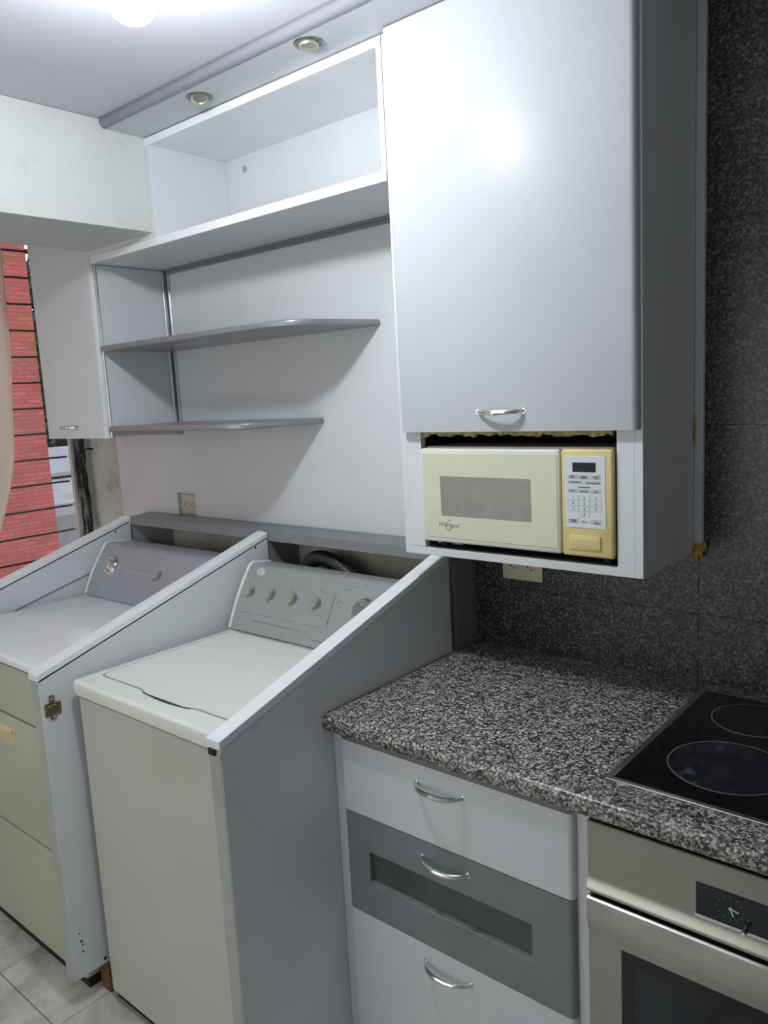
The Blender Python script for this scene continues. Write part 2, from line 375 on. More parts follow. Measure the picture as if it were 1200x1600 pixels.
# curtain -----------------------------------------------------------
def curt(u, v):
    z = 2.46 - v * 1.30
    edge = -0.318 + 0.010 * math.sin(v * 9) - 0.42 * max(0, v - 0.46) ** 1.7
    y = edge - u * (0.75 - 0.40 * v)
    return (-1.715 + 0.022 * math.sin(u * 34 + v * 2) * (0.4 + 0.6 * v) + 0.006 * math.sin(z * 14), y, z)
cu_ = thing('sheer_curtain', 'sheer beige curtain hanging at the left edge of the window', 'curtain', (-1.715, -0.6, 2.46))
obj('cloth', B().grid(curt, 70, 50), SHEER, cu_)
obj('hem', B().tube([curt(0, t / 50) for t in range(51)], 0.004, 6), mat('curtain_hem', (0.72, 0.66, 0.50), 0.9), cu_)
obj('curtain_rod', B().tube([(-1.715, -0.2, 2.465), (-1.715, -1.45, 2.465)], 0.008, 10), ALU, cu_)

# ================================================================== WHITE WALL PANEL + LEDGE
LZ = 1.2205
wp = thing('wall_panel', 'large white laminate panel covering the wall behind the silver shelves', 'wall panel', (-0.6, 0.0, LZ))
obj('panel_board', B().prism([(-1.512, 1.165), (-1.305, 1.165), (-1.305, LZ), (-1.104, LZ), (-1.104, 1.308), (-0.986, 1.308), (-0.986, LZ), (0.297, LZ), (0.297, 2.152), (-1.512, 2.152)], 'y', -0.004, 0.012), WHITE, wp)
cz0, cz1 = 1.59, 2.150
tb = B()
tb.box(-1.055, -1.024, -0.008, -0.004, cz0, cz1).tube([(-1.030, -0.009, cz0), (-1.030, -0.009, cz1)], 0.0045, 10).tube([(-1.050, -0.020, cz0), (-1.050, -0.020, cz1)], 0.0045, 10)
obj('corner_profile', tb, ALU, wp, label='shiny aluminium corner profile')
tb = B(); tb.box(-1.03, 0.297, -0.014, -0.004, 2.134, 2.151, .002, 1).box(-1.03, 0.297, -0.022, -0.004, 2.145, 2.1515, .001, 1)
obj('top_profile', tb, GREY, wp)

lg = thing('back_ledge', 'grey laminate ledge with uprights running behind dryer and washer', 'ledge', (-0.5, -0.06, 0))
obj('ledge_board', B().prism([(-1.302, -0.0045), (-1.264, -0.1255), (0.300, -0.1255), (0.300, -0.0045)], 'z', 1.188, LZ, 0.0015, 1), GREY, lg)
obj('upright', B().prism([(-1.283, -0.118), (-1.265, -0.118), (-1.180, 0.010), (-1.198, 0.010)], 'z', 0.0, 1.188), GREY, lg)
obj('upright', B().box(-0.456, -0.438, -0.118, 0.010, 0, 1.188), GREY, lg)
obj('upright', B().box(0.283, 0.3025, -0.102, 0.010, 0, 1.188), GREY, lg)

# outlets
def outlet(x0, x1, z0, z1, y, label):
    t = thing('power_outlet', label, 'outlet', ((x0 + x1) / 2, y, (z0 + z1) / 2))
    obj('cover_plate', B().box(x0, x1, y, y + .005, z0, z1, .0015, 2), ALMOND, t)
    zc = (z0 + z1) / 2
    for s in (-1, 1):
        xc = (x0 + x1) / 2 + s * (x1 - x0) * 0.21
        r = obj('receptacle', B().box(xc - .016, xc + .016, y - .0012, y + .001, zc - .014, zc + .014, .0008, 1), ALMOND, t)
        sl = B()
        for dz in (-.006, .006): sl.box(xc - .002, xc + .008, y - .0018, y - .0008, zc + dz - .0011, zc + dz + .0011)
        sl.lathe([(0, .0006), (.0025, .0006), (.0025, 0)], FRONT(xc - .008, y - .0012, zc), 12)
        obj('slots', sl, BLACK, r)
    obj('cover_screw', B().lathe([(0, .001), (.002, .0008), (.0025, 0)], FRONT((x0 + x1) / 2, y, zc), 12), CHROME, t)
    return t
outlet(-1.098, -0.989, LZ + .001, 1.300, 0.006, 'almond power outlet in a cut-out just above the grey ledge')
outlet(0.397, 0.520, 1.132, 1.208, -0.006, 'almond power outlet on the granite wall under the microwave')

# ================================================================== BEAM SHELF BOX (open upper unit)
YU = -0.303
ob = thing('open_wall_unit', 'white open box shelf unit above the silver shelves', 'shelf unit', (-0.2, 0, 2.15))
obj('bottom_board', B().box(-1.055, 0.2965, YU, -0.0045, 2.152, 2.177, .001, 1), WHITE, ob)
obj('top_board', B().box(-0.672, 0.2965, YU, -0.0045, 2.452, 2.474, .001, 1), EDGE, ob)
obj('side_board', B().box(-0.672, -0.650, YU, -0.0045, 2.177, 2.452, .001, 1), WHITE, ob)
obj('side_board', B().box(0.281, 0.2965, YU, -0.0045, 2.177, 2.452, .001, 1), EDGE, ob)
obj('back_board', B().box(-0.672, 0.2965, -0.0045, 0.0115, 2.153, 2.474), WHITE, ob)
obj('front_edging', B().box(-1.055, 0.2965, YU - .0012, YU, 2.153, 2.176), EDGE, ob)
obj('bolt_cap', B().lathe([(0, .004), (.006, .004), (.010, .002), (.011, 0)], FRONT(-0.554, -0.0045, 2.409), 16), KNOB, ob)

# valance ------------------------------------------------------------
va = thing('ceiling_valance', 'pale ceiling valance with rounded grey front above the cabinets', 'valance', (0.2, -0.38, 2.49))
obj('soffit_board', B().box(-0.672, 1.25, -0.434, -0.012, 2.477, CZ - .001), SOFFIT, va)
nose = []
for i in range(9):
    a = -PI / 2 - PI * i / 8 * 0.5
    nose.append((-0.436 + 0.016 * math.cos(a), 2.494 + 0.018 * math.sin(a)))
nose += [(-0.450, 2.499), (-0.456, CZ - .0005), (-0.434, CZ - .0005), (-0.434, 2.476)]
obj('rounded_nosing', B().prism(nose, 'x', -0.674, 1.25), NOSE, va)

def spot(x, y, label, tilt):
    z = 2.477
    t = thing('recessed_spotlight', label, 'spotlight', (x, y, z))
    m = frame((x, y, z), (1, 0, 0), (0, 0, -1))
    obj('trim_ring', B().lathe([(.026, .0), (.027, .004), (.034, .004), (.037, .001), (.037, 0)], m, 32), TRIMDARK, t)
    g = frame((x, y, z - .001), (1, 0, 0), (tilt[0], tilt[1], -1))
    obj('gimbal', B().lathe([(.0, .003), (.017, .003), (.019, .006), (.024, .008), (.0255, .003), (.0255, -.004)], g, 32), KNOB, t)
    obj('lamp_face', B().lathe([(0, .0045), (.012, .0045), (.017, .003)], g, 24), KNOBRING, t)
spot(-0.287, -0.377, 'left recessed chrome spotlight, tipped out of the valance', (0.35, -0.25))
spot(0.150, -0.388, 'right recessed chrome spotlight, flush in the valance', (0.0, 0.0))

# ================================================================== SHELVES
def shelf(zb, zt, pts, label):
    t = thing('wall_shelf', label, 'shelf', (pts[0][0], -0.01, zb), 'silver grey wall shelves')
    obj('shelf_board', B().prism(pts, 'z', zb, zt, 0.0055, 3), SHELFGREY, t)
    return t
def rounded(c, p0, p1, n=8):
    # quadratic corner from p0 via c to p1
    return [((1 - t) ** 2 * p0[0] + 2 * (1 - t) * t * c[0] + t * t * p1[0], (1 - t) ** 2 * p0[1] + 2 * (1 - t) * t * c[1] + t * t * p1[1]) for t in [i / n for i in range(n + 1)]]
shelf(1.852, 1.871, [(-1.054, -0.0045), (-1.054, -0.303)] + rounded((-0.09, -0.305), (-0.20, -0.303), (-0.055, -0.21)) + [(0.0, -0.0045)], 'upper silver grey shelf, the longer of the two')
t2 = shelf(1.567, 1.587, [(-1.054, -0.0045), (-1.054, -0.303)] + rounded((-0.325, -0.305), (-0.43, -0.303), (-0.305, -0.22)) + [(-0.26, -0.0045)], 'lower silver grey shelf, the shorter of the two')
obj('support_cleat', B().box(-1.05, -0.66, -0.29, -0.26, 1.555, 1.567, .001, 1), SHELFGREY, t2)

# ================================================================== HANDLES
def bow(cx, y, z, w=0.118, out=0.028, drop=0.001, r=0.0050):
    """bow handle, ends on the front plane y, bulging toward the room"""
    p = []; n = 20
    for i in range(n + 1):
        s = -1 + 2 * i / n
        p.append((cx + s * w / 2, y - out * (1 - abs(s) ** 2.6) ** 0.8 + 0.0, z - drop * (1 - s * s)))
    rr = [r * (0.9 + 0.35 * (1 - abs(-1 + 2 * i / n))) for i in range(n + 1)]
    b = B(); b.tube(p, rr, 10)
    for s in (-1, 1): b.lathe([(0, .0012), (.0062, .0012), (.007, 0)], FRONT(cx + s * w / 2, y, z), 14)
    return b

def front_profile(y0, y1, x0, x1, r=0.012, n=5):
    """plan outline of a door/drawer front with rounded outer vertical edges, y0 = front"""
    pts = []
    for i in range(n + 1):
        a = PI + PI / 2 * i / n; pts.append((x0 + r + r * math.cos(a), y0 + r + r * math.sin(a)))
    for i in range(n + 1):
        a = 1.5 * PI + PI / 2 * i / n; pts.append((x1 - r + r * math.cos(a), y0 + r + r * math.sin(a)))
    return pts + [(x1, y1), (x0, y1)]

# ================================================================== LEFT WALL CABINET
lc = thing('wall_cabinet', 'narrow white wall cabinet at the far left beside the window', 'cabinet', (-1.28, 0, 1.54))
obj('carcass', B().box(-1.500, -1.055, -0.283, -0.004, 1.548, 2.150).box(-1.500, -1.069, -0.283, -0.004, 2.150, 2.47), WHITE, lc)
obj('edge_trim', B().tube([(-1.060, -0.287, 1.548), (-1.060, -0.287, 2.150)], 0.0045, 8), ALU, lc)
ld = obj('door', B().prism(front_profile(-0.305, -0.285, -1.505, -1.066, .016), 'z', 1.545, 2.47), WHITE, lc)
obj('handle', bow(-1.318, -0.305, 1.588, 0.112), CHROME, ld)

# ================================================================== TALL CABINET + MICROWAVE NICHE
tc_ = thing('microwave_cabinet', 'tall white wall cabinet with the microwave in its open niche', 'cabinet', (0.61, 0, 1.252))
X0, X1, YT = 0.2985, 0.919, -0.3023
obj('side_panel', B().box(X1 - .018, X1, YT, -0.001, 1.252, 2.474, .0008, 1), WHITE, tc_)
obj('side_panel', B().box(X0, X0 + .018, YT, -0.001, 1.252, 2.474, .0008, 1), WHITE, tc_)
obj('face_stile', B().box(X0 + .018, 0.3615, YT, YT + .018, 1.272, 1.5575), WHITE, tc_)
obj('face_stile', B().box(0.864, X1 - .018, YT, YT + .018, 1.270, 1.5575), WHITE, tc_)
obj('bottom_panel', B().box(X0 + .018, X1 - .018, YT, -0.001, 1.252, 1.271, .0008, 1), WHITE, tc_)
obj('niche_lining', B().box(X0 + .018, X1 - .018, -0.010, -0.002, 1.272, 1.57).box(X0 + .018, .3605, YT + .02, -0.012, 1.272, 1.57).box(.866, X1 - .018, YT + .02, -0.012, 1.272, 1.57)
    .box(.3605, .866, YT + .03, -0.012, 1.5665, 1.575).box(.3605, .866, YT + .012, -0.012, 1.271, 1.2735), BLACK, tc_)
obj('upper_box', B().box(X0 + .018, X1 - .018, YT + .004, -0.001, 1.578, 2.474), WHITE, tc_)
# torn chipboard edge over the microwave
rb = B(); random.seed(11)
pts = [(0.3615, 1.5675)]; n = 46
low = [(0.3615 + (0.49) * i / n, 1.5445 + random.choice((0, .001, .002, -.002, .004)) * 1.3 + random.uniform(-.0015, .0015)) for i in range(n + 1)]
rb.prism(low + [(0.8515, 1.5675), (0.3615, 1.5675)], 'y', YT + .006, YT + .020)
obj('torn_edge', rb, TORN, tc_, label='torn yellowish chipboard edge')
td = obj('door', B().prism(front_profile(-0.3225, -0.3045, 0.3155, 0.9145, .0125), 'z', 1.5565, 2.474), WHITE_GLOSS, tc_)
obj('handle', bow(0.604, -0.3225, 1.601, 0.116), CHROME, td)
obj('filler_strip', B().box(X1 + .0005, 0.9385, -0.018, -0.0008, 1.262, 2.474, .002, 1), WHITE, tc_)
fb = B(); random.seed(4)
def blob(cx, cy, cz, sx, sy, sz, n=10):
    bm = bmesh.new(); bmesh.ops.create_icosphere(bm, subdivisions=3, radius=1)
    for v in bm.verts:
        d = 1 + 0.16 * math.sin(v.co.x * 5 + cz * 9) + 0.14 * math.sin(v.co.z * 7 + v.co.y * 4)
        v.co = Vector((cx + v.co.x * sx * d, cy + v.co.y * sy * d, cz + v.co.z * sz * d))
    return bm
fb.add(blob(0.932, -0.014, 1.262, .010, .010, .019)); fb.add(blob(0.926, -0.012, 1.245, .007, .007, .008)); fb.add(blob(0.9405, -0.008, 1.268, .006, .006, .012))
obj('foam_filler', fb, FOAM, tc_, label='dried yellow foam at the cabinet back')
fb = B(); fb.add(blob(0.922, -0.019, 1.535, .003, .004, .032)); obj('foam_filler', fb, FOAM, tc_, label='dried yellow foam halfway up the cabinet back')
obj('niche_rail', B().box(0.366, 0.44, -0.255, -0.243, 1.2735, 1.279, .001, 1, Matrix.Translation((0, 0, 0))), EDGE, tc_)

# ---------------------------------------------------------------- microwave
mw = thing('microwave', 'small yellowed ivory microwave oven inside the cabinet niche', 'microwave', (0.61, -0.16, 1.2735))
MY = -0.314
obj('case', B().box(0.372, 0.856, -0.297, -0.03, 1.290, 1.521, .004, 2), MWBODY, mw)
for fx in (0.40, 0.83):
    for fy in (-0.27, -0.07): obj('foot', B().lathe([(0, 0), (.011, 0), (.012, .017), (0, .017)], Matrix.Translation((fx, fy, 1.2735)), 14), BLACK, mw)
mdr = obj('door', B().box(0.366, 0.7405, MY, -0.297, 1.290, 1.517, .006, 3), MWEDGE, mw)
obj('door_face', B().box(0.3725, 0.7345, MY - .0012, MY + .003, 1.302, 1.506, .0009, 1), MWCREAM, mdr)
obj('window', B().box(0.4245, 0.6705, MY - .0018, MY, 1.356, 1.4515, .0005, 1), MWWIN, mdr)
lb = B(); text_b(lb, 'Whirlpool', 0.0145, frame((0.4435, MY - .0013, 1.334), (1, 0, -0.03), (0, -1, 0)), .0002, .35)
sw = []
for i in range(26):
    a = PI * 0.35 + 2 * PI * i / 26 * 0.82; sw.append(Vector((0.447 + .0095 * math.cos(a) + .004 * math.sin(a), MY - .0016, 1.334 + .0125 * math.sin(a))))
lb.tube(sw, .0005, 5)
obj('maker_logo', lb, PRINT, mdr)
cp = obj('control_panel', B().box(0.7435, 0.8605, MY, -0.297, 1.289, 1.518, .006, 3), MWYEL, mw)
obj('keypad_film', B().box(0.7535, 0.8455, MY - .0012, MY + .002, 1.351, 1.504, .0008, 1), MWPANEL, cp)
obj('display', B().box(0.7715, 0.824, MY - .0018, MY, 1.470, 1.490, .0004, 1), BLACK, cp)
KX = lambda cx: 0.7535 + (cx - 225) / 545 * 0.092
KZ = lambda cy: 1.504 - (cy - 200) / 950 * 0.153
def key(c0, c1, r0, r1, m, d=.0017):
    return obj('key', B().box(KX(c0), KX(c1), MY - d, MY - .0005, KZ(r1), KZ(r0), .0002, 1), m, cp)
for c in (265, 415, 570): key(c, c + 138, 448, 500, MWKEY)
for c0, c1 in ((265, 470), (490, 708)): key(c0, c1, 522, 568, MWKEY)
for c in (265, 415, 570): key(c, c + 138, 632, 682, MWKEY)
for c in (265, 415, 570): key(c, c + 138, 1030, 1090, MWKEY if c != 415 else MWPANEL)
ob_ = B()
for r in range(4):
    for c in range(3):
        if r == 3 and c != 1: continue
        a = KX(262 + c * 152); z = KZ(718 + r * 72)
        ob_.box(a, KX(262 + c * 152 + 148), MY - .0014, MY - .0005, KZ(718 + r * 72 + 66), z)
obj('key_outlines', ob_, MWKEY, cp, kind='stuff')
dg_ = B(); nums = '1234567890'
for i, ch in enumerate(nums):
    r, c = (3, 1) if ch == '0' else divmod(i, 3)
    key(266 + c * 152, 262 + c * 152 + 144, 722 + r * 72, 718 + r * 72 + 62, MWPANEL, .0020)
    text_b(dg_, ch, 0.0088, FRONT(KX(262 + c * 152 + 74), MY - .0021, KZ(718 + r * 72 + 33)), .0002)
def dash(c0, c1, r0, r1): dg_.box(KX(c0), KX(c1), MY - .0022, MY - .0016, KZ(r1), KZ(r0))
for c0, c1, r in ((300, 362, 458), (300, 350, 478), (448, 510, 462), (440, 528, 482), (608, 684, 462), (615, 675, 482), (300, 432, 538), (512, 690, 546), (400, 568, 602), (292, 360, 652), (430, 536, 656), (612, 672, 660), (300, 370, 1040), (300, 372, 1058), (445, 525, 1058), (618, 655, 1052), (610, 690, 1072)):
    dash(c0, c1, r, r + 11)
obj('key_legends', dg_, PRINT, cp, kind='stuff')
pb = obj('door_button', B().box(0.7615, 0.8335, MY - .004, MY + .002, 1.305, 1.3355, .0022, 2), MWYEL, cp)
rb = B()
for i in range(4): rb.box(0.779, 0.812, MY - .0048, MY - .0038, 1.313 + i * .0042, 1.3142 + i * .0042)
obj('grip_ribs', rb, MWYEL, cp, kind='stuff')

# ================================================================== PARTITION PANELS
def panel(xr, zbot, yf, label, dark=True, w=0.042, zoff=0.0, grp='sloping white partition panels'):
    yb, zb_ = -0.1275, 1.2185 + zoff; slope = (1.2185 - 0.977) / (0.939 - 0.1275)
    zf = zb_ - slope * (abs(yf) - abs(yb))
    t = thing('partition_panel', label, 'panel', (xr - w / 2, yf / 2, zbot), grp)
    g = 0.0215
    obj('board', B().prism([(yf, zbot), (yb, zbot), (yb, zb_ - g), (yf, zf - g)], 'x', xr - w, xr, .0006, 1), WHITE, t)
    obj('front_edging', B().box(xr - w + .001, xr - .001, yf - .0012, yf + .0005, zbot + .001, zf - g - .002), AGED, t)
    if dark: obj('groove', B().prism([(yf + .004, zf - g - .0015), (yb - .002, zb_ - g - .0015), (yb - .002, zb_ - .0165), (yf + .004, zf - .0165)], 'x', xr - w + .003, xr - .002), BLACK, t)
    else: obj('groove', B().prism([(yf + .004, zf - g - .0015), (yb - .002, zb_ - g - .0015), (yb - .002, zb_ - .0165), (yf + .004, zf - .0165)], 'x', xr - w + .003, xr - .0002), WHITE, t)
    cb_ = B().prism([(yf - .003, zf - .017), (yb, zb_ - .017), (yb, zb_ + (0 if dark else .002)), (yf - .003, zf + (0 if dark else .002))], 'x', xr - w - .003, xr + .002, .0012, 1)
    if dark: cb_.prism([(yf - .003, zf - .0005), (yb, zb_ - .0005), (yb, zb_ + .002), (yf - .003, zf + .002)], 'x', xr - w - .003, xr - .016, .0006, 1)
    cp_ = obj('cap_strip', cb_, EDGE, t)
    return t, zf
def holes(t, lst, ax=1):
    for (x, y, z, r) in lst:
        obj('screw_hole', B().lathe([(0, .0003), (r, .0003), (r, -.001)], frame((x, y, z), (0, 1, 0), (1, 0, 0)), 12), BLACK, t)
pA, _ = panel(-1.265, 0.0, -0.939, 'sloping white panel on the left of the dryer, under the window')
holes(pA, [(-1.2645, -0.195, 1.170, .004)])
obj('slot_bracket', B().box(-1.266, -1.2625, -0.182, -0.128, 1.114, 1.126, .001, 1), LOUVRE_EDGE, pA)
obj('side_batten', B().prism([(-0.62, .952), (-.325, 1.025), (-.325, 1.029), (-.62, .956)], 'x', -1.2655, -1.262), GREY, pA)
pB, _ = panel(-0.438, 0.090, -0.939, 'sloping white panel between the dryer and the washer, brass hinge plate on it')
holes(pB, [(-0.4375, -0.182, 1.176, .004), (-0.4375, -.911, .222, .0022), (-0.4375, -.908, .197, .0035), (-0.4375, -.906, .186, .0022), (-0.4375, -.906, .165, .0026), (-0.4375, -.846, .106, .005)])
hb = B()
hb.box(-0.438, -0.4355, -0.930, -0.886, 0.858, 0.882, .0008, 1)
hb.box(-0.438, -0.431, -0.930, -0.888, 0.879, 0.894, .002, 2)
hb.box(-0.438, -0.433, -0.917, -0.902, 0.849, 0.914, .002, 2)
hb.box(-0.4365, -0.427, -0.925, -0.901, 0.882, 0.890, .002, 1)
hg = obj('hinge_plate', hb, BRASS, pB, label='aged brass hinge plate')
obj('hinge_screw', B().lathe([(0, .002), (.003, .0015), (.0035, 0)], frame((-.433, -.909, .857), (0, 1, 0), (1, 0, 0)), 12).lathe([(0, .002), (.003, .0015), (.0035, 0)], frame((-.433, -.911, .906), (0, 1, 0), (1, 0, 0)), 12), CHROME, hg)
pC, zfC = panel(0.3025, 0.0, -0.926, 'sloping white panel on the right of the washer, beside the granite worktop', dark=False, w=0.038)
obj('open_cap_end', B().box(.270, .290, -.932, -.9285, zfC - .030, zfC - .0165), BLACK, pC)
bk = thing('wood_block', 'brown wooden block on the floor under the middle panel', 'block', (-0.455, -0.83, 0))
obj('block', B().box(-0.478, -0.428, -0.846, -0.79, 0.0, 0.0895, .003, 1), WOOD, bk)

# ================================================================== WASHER / DRYER
def face_frame(yb, zb_, yt, zt, x, s, out=0.0):
    """frame on the sloping console face at x, fraction s up the face"""
    d = Vector((0, yt - yb, zt - zb_)); n = Vector((0, -(zt - zb_), (yt - yb))).normalized()
    p = Vector((x, yb, zb_)) + d * s + n * out
    return frame(p, (1, 0, 0), n)
def console(t, x0, x1, yb, zb_, yt, zt, yback, m, bulge=0.007):
    d = Vector((yt - yb, zt - zb_)); n = Vector((-(zt - zb_), (yt - yb))).normalized()
    f = [(yb + d.x * k / 8 + n.x * bulge * math.sin(PI * k / 8), zb_ + d.y * k / 8 + n.y * bulge * math.sin(PI * k / 8)) for k in range(9)]
    prof = f + [(yt + .012, zt + .004), (yback, zt - .004), (yback, zb_)]
    c = obj('control_console', B().prism(prof, 'x', x0 + .010, x1 - .010), m, t)
    cap = [((p[0] - (-0.2)) * 1.0 + n.x * .004, p[1] + n.y * .004) for p in f]
    cap = [(p[0] + n.x * .004, p[1] + n.y * .004) for p in f] + [(yt + .012, zt + .010), (yback, zt), (yback, zb_)]
    for a, b_ in ((x0, x0 + .010), (x1 - .010, x1)):
        obj('console_end_cap', B().prism(cap, 'x', a, b_, .0015, 1), ENAMEL, t)
    return c, lambda x, s, out=0.0: face_frame(yb, zb_, yt, zt, x, s, out + bulge * math.sin(PI * s))
def knob(c, F, r=0.0165, ang=0.15, name='knob'):
    k = obj(name, B().lathe([(0, .004), (r * .93, .004), (r, .001), (r, 0)], F, 28), KNOBRING, c)
    g = B(); m = F @ Matrix.Rotation(ang, 4, 'Z')
    pts = []
    for i in range(24):
        a = 2 * PI * i / 24; pts.append((r * .50 * math.cos(a) * (1 - .15 * abs(math.sin(a))), r * 1.05 * math.sin(a)))
    g.prism(pts, 'z', .003, .017, .002, 2, m)
    obj('grip', g, KNOB, k)
    return k

ws = thing('washing_machine', 'ivory top-loading washer between the middle and right panels', 'washing machine', (-0.08, -0.5, 0))
WXL, WXR, WYF, WYB = -0.412, 0.256, -0.851, -0.150
obj('cabinet_body', B().prism(front_profile(WYF, WYB, WXL, WXR, .014), 'z', 0.030, 0.897), ENAMEL_SHADED, ws)
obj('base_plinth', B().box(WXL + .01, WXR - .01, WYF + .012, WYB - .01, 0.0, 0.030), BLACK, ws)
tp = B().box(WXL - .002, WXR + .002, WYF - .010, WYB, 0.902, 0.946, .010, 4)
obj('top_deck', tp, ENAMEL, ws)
obj('deck_gap', B().box(WXL + .003, WXR - .003, WYF + .003, WYB, 0.896, 0.903), KNOBRING, ws)
# lid outline with a forward finger tab
def lid_outline(x0, x1, yf, yb, r=.022, grow=0.0):
    p = []
    x0 -= grow; x1 += grow; yf -= grow; yb += grow
    for i in range(6): a = PI + PI / 2 * i / 5; p.append((x0 + r + r * math.cos(a), yf + r + r * math.sin(a)))
    xa, xb = -0.190, 0.050
    for i in range(17):
        s = i / 16; e = min(1, s / .18, (1 - s) / .18); e = e * e * (3 - 2 * e); p.append((xa + (xb - xa) * s, yf - .013 * e))
    for i in range(6): a = 1.5 * PI + PI / 2 * i / 5; p.append((x1 - r + r * math.cos(a), yf + r + r * math.sin(a)))
    p += [(x1, yb), (x0, yb)]
    return p
obj('lid_gap', B().prism(lid_outline(-0.378, 0.224, -0.792, -0.347, grow=.0058), 'z', 0.9455, 0.9463), LIDGAP, ws)
obj('lid', B().prism(lid_outline(-0.378, 0.224, -0.792, -0.349), 'z', 0.9463, 0.9474, .0004, 1), ENAMEL, ws)
sc = B(); pts = []
for i in range(17):
    s = i / 16; pts.append((-0.165 + 0.195 * s, -0.806 - .009 * math.sin(PI * s)))
sc.prism(pts + [(0.03, -0.800), (-0.165, -0.800)], 'z', 0.9458, 0.9468)
obj('finger_recess', sc, LOUVRE_EDGE, ws, label='dark finger recess')
cons, F = console(ws, -0.410, 0.256, -0.337, 0.950, -0.236, 1.133, -0.150, CONSOLE)
for x in (-0.352, -0.257, -0.160, -0.060): knob(cons, F(x, .60), .0165, -.18)
dial = obj('timer_dial', B().lathe([(0, .010), (.030, .010), (.034, .006), (.040, .003), (.042, 0)], F(0.120, .60), 40), CHROME, cons)
dg2 = B(); dg2.lathe([(0, .028), (.018, .028), (.021, .024), (.023, .010)], F(0.120, .60), 32)
obj('dial_knob', dg2, KNOBRING, dial)
mk = B()
def mark(F_, x, s, wd, ht=.0012): mk.box(-wd / 2, wd / 2, -ht / 2, ht / 2, 0, .0004, 0, 1, F_(x, s, .0003))
for x in (-0.352, -0.257, -0.160, -0.060):
    for dx, ds in ((-.022, .72), (0, .80), (.022, .76), (.026, .62)): mark(F, x + dx, ds, .008)
    mark(F, x, .28, .055, .0008)
for (x, s, wd) in ((.035, .86, .03), (.02, .70, .012), (.02, .66, .014), (.03, .60, .01), (.06, .92, .02), (.10, .96, .02), (.17, .93, .02), (.045, .10, .05), (-.2, .18, .22), (0.0, .10, .10)): mark(F, x, s, wd)
mk.box(-.0005, .0005, -.05, .05, 0, .0004, 0, 1, F(0.0, .55, .0003))
obj('printed_marks', mk, PRINT, cons, kind='stuff')
bdg = obj('oval_badge', B().lathe([(0, .002), (.011, .002), (.013, 0)], F(-0.342, .915) @ Matrix.Scale(1.5, 4, (1, 0, 0)), 28), PRINTW, cons)
bs = B(); Fb = F(-0.342, .915, .0024)
bs.tube([Fb @ Vector((.010 * math.cos(a), .007 * math.sin(a), 0)) for a in [0.6 + i * .26 for i in range(20)]], .0007, 5)
bs.box(-.006, .006, -.0008, .0008, 0, .0004, 0, 1, Fb)
obj('badge_swirl', bs, CONSOLE, bdg)

dr = thing('clothes_dryer', 'beige front-loading dryer left of the middle panel', 'dryer', (-0.87, -0.55, 0))
DXL, DXR, DYF, DYB = -1.238, -0.486, -0.884, -0.150
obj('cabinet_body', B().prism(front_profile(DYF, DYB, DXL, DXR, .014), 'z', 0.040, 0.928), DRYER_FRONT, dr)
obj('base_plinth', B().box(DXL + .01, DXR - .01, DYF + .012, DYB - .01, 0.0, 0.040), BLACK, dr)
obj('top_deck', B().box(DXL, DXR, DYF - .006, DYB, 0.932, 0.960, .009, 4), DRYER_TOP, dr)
obj('deck_seam', B().box(DXL + .003, DXR - .003, DYF + .002, DYB, 0.927, 0.933), KNOBRING, dr)
dd = obj('door', B().box(DXL + .055, -0.592, DYF - .005, DYF + .004, 0.402, 0.770, .003, 2), DRYER_FRONT, dr)
obj('door_gap', B().box(DXL + .05, -0.590, DYF - .0006, DYF + .002, 0.770, 0.7755), GAPGREY, dr)
obj('door_gap', B().box(DXL + .05, -0.585, DYF - .0006, DYF + .002, 0.3935, 0.4015), GAPGREY, dr)
dh = obj('door_handle', B().box(-0.90, -0.742, DYF - .0075, DYF - .003, 0.684, 0.735, .002, 1), TAN, dd, label='yellowed tan handle recess')
gb = B().box(-0.895, -0.747, DYF - .016, DYF - .006, 0.720, 0.733, .003, 2)
gb.box(-0.895, -0.747, DYF - .0105, DYF - .006, 0.686, 0.692, .002, 1)
obj('dryer_vent_trim', gb, TAN, dr)
cons2, F2 = console(dr, -1.236, -0.486, -0.366, 0.962, -0.262, 1.136, -0.150, CONSOLE2)
d1 = obj('timer_dial', B().lathe([(0, .004), (.026, .004), (.034, .008), (.038, .004), (.039, 0)], F2(-1.125, .60), 40), CHROME, cons2)
d1g = B(); d1g.lathe([(0, .022), (.016, .022), (.020, .018), (.0215, .004)], F2(-1.125, .60) @ Matrix.Scale(1.12, 4, (0, 1, 0)), 28)
obj('dial_knob', d1g, KNOB, d1)
knob(cons2, F2(-0.815, .58), .0175, -.3)
mk = B()
for (x, s, wd) in ((-1.18, .88, .03), (-1.05, .78, .025), (-1.05, .55, .04), (-1.10, .22, .02), (-.83, .88, .03), (-.80, .82, .02), (-.86, .70, .012), (-1.15, .08, .04)): mark(F2, x, s, wd)
obj('printed_marks', mk, PRINT, cons2, kind='stuff')
mk = B(); mk.box(-.085, .085, -.0007, .0007, 0, .0004, 0, 1, F2(-0.93, .56, .0003)).box(-.0007, .0007, -.03, .03, 0, .0004, 0, 1, F2(-1.015, .70, .0003)).box(-.0007, .0007, -.04, .04, 0, .0004, 0, 1, F2(-1.015, .36, .0003))
obj('printed_lines', mk, PRINTW, cons2, kind='stuff')

# drain hose behind the washer
hz = thing('drain_hose', 'black drain hose arching up behind the washer console', 'hose', (-0.2, -0.08, 0.95))
pp = [(-0.315, -0.085, 0.75), (-0.315, -0.085, 1.0), (-0.305, -0.085, 1.085), (-0.275, -0.085, 1.13), (-0.225, -0.085, 1.142), (-0.17, -0.082, 1.128), (-0.11, -0.078, 1.092), (-0.05, -0.075, 1.045), (0.0, -0.07, 0.99), (0.03, -0.065, 0.90), (0.03, -0.06, 0.75)]
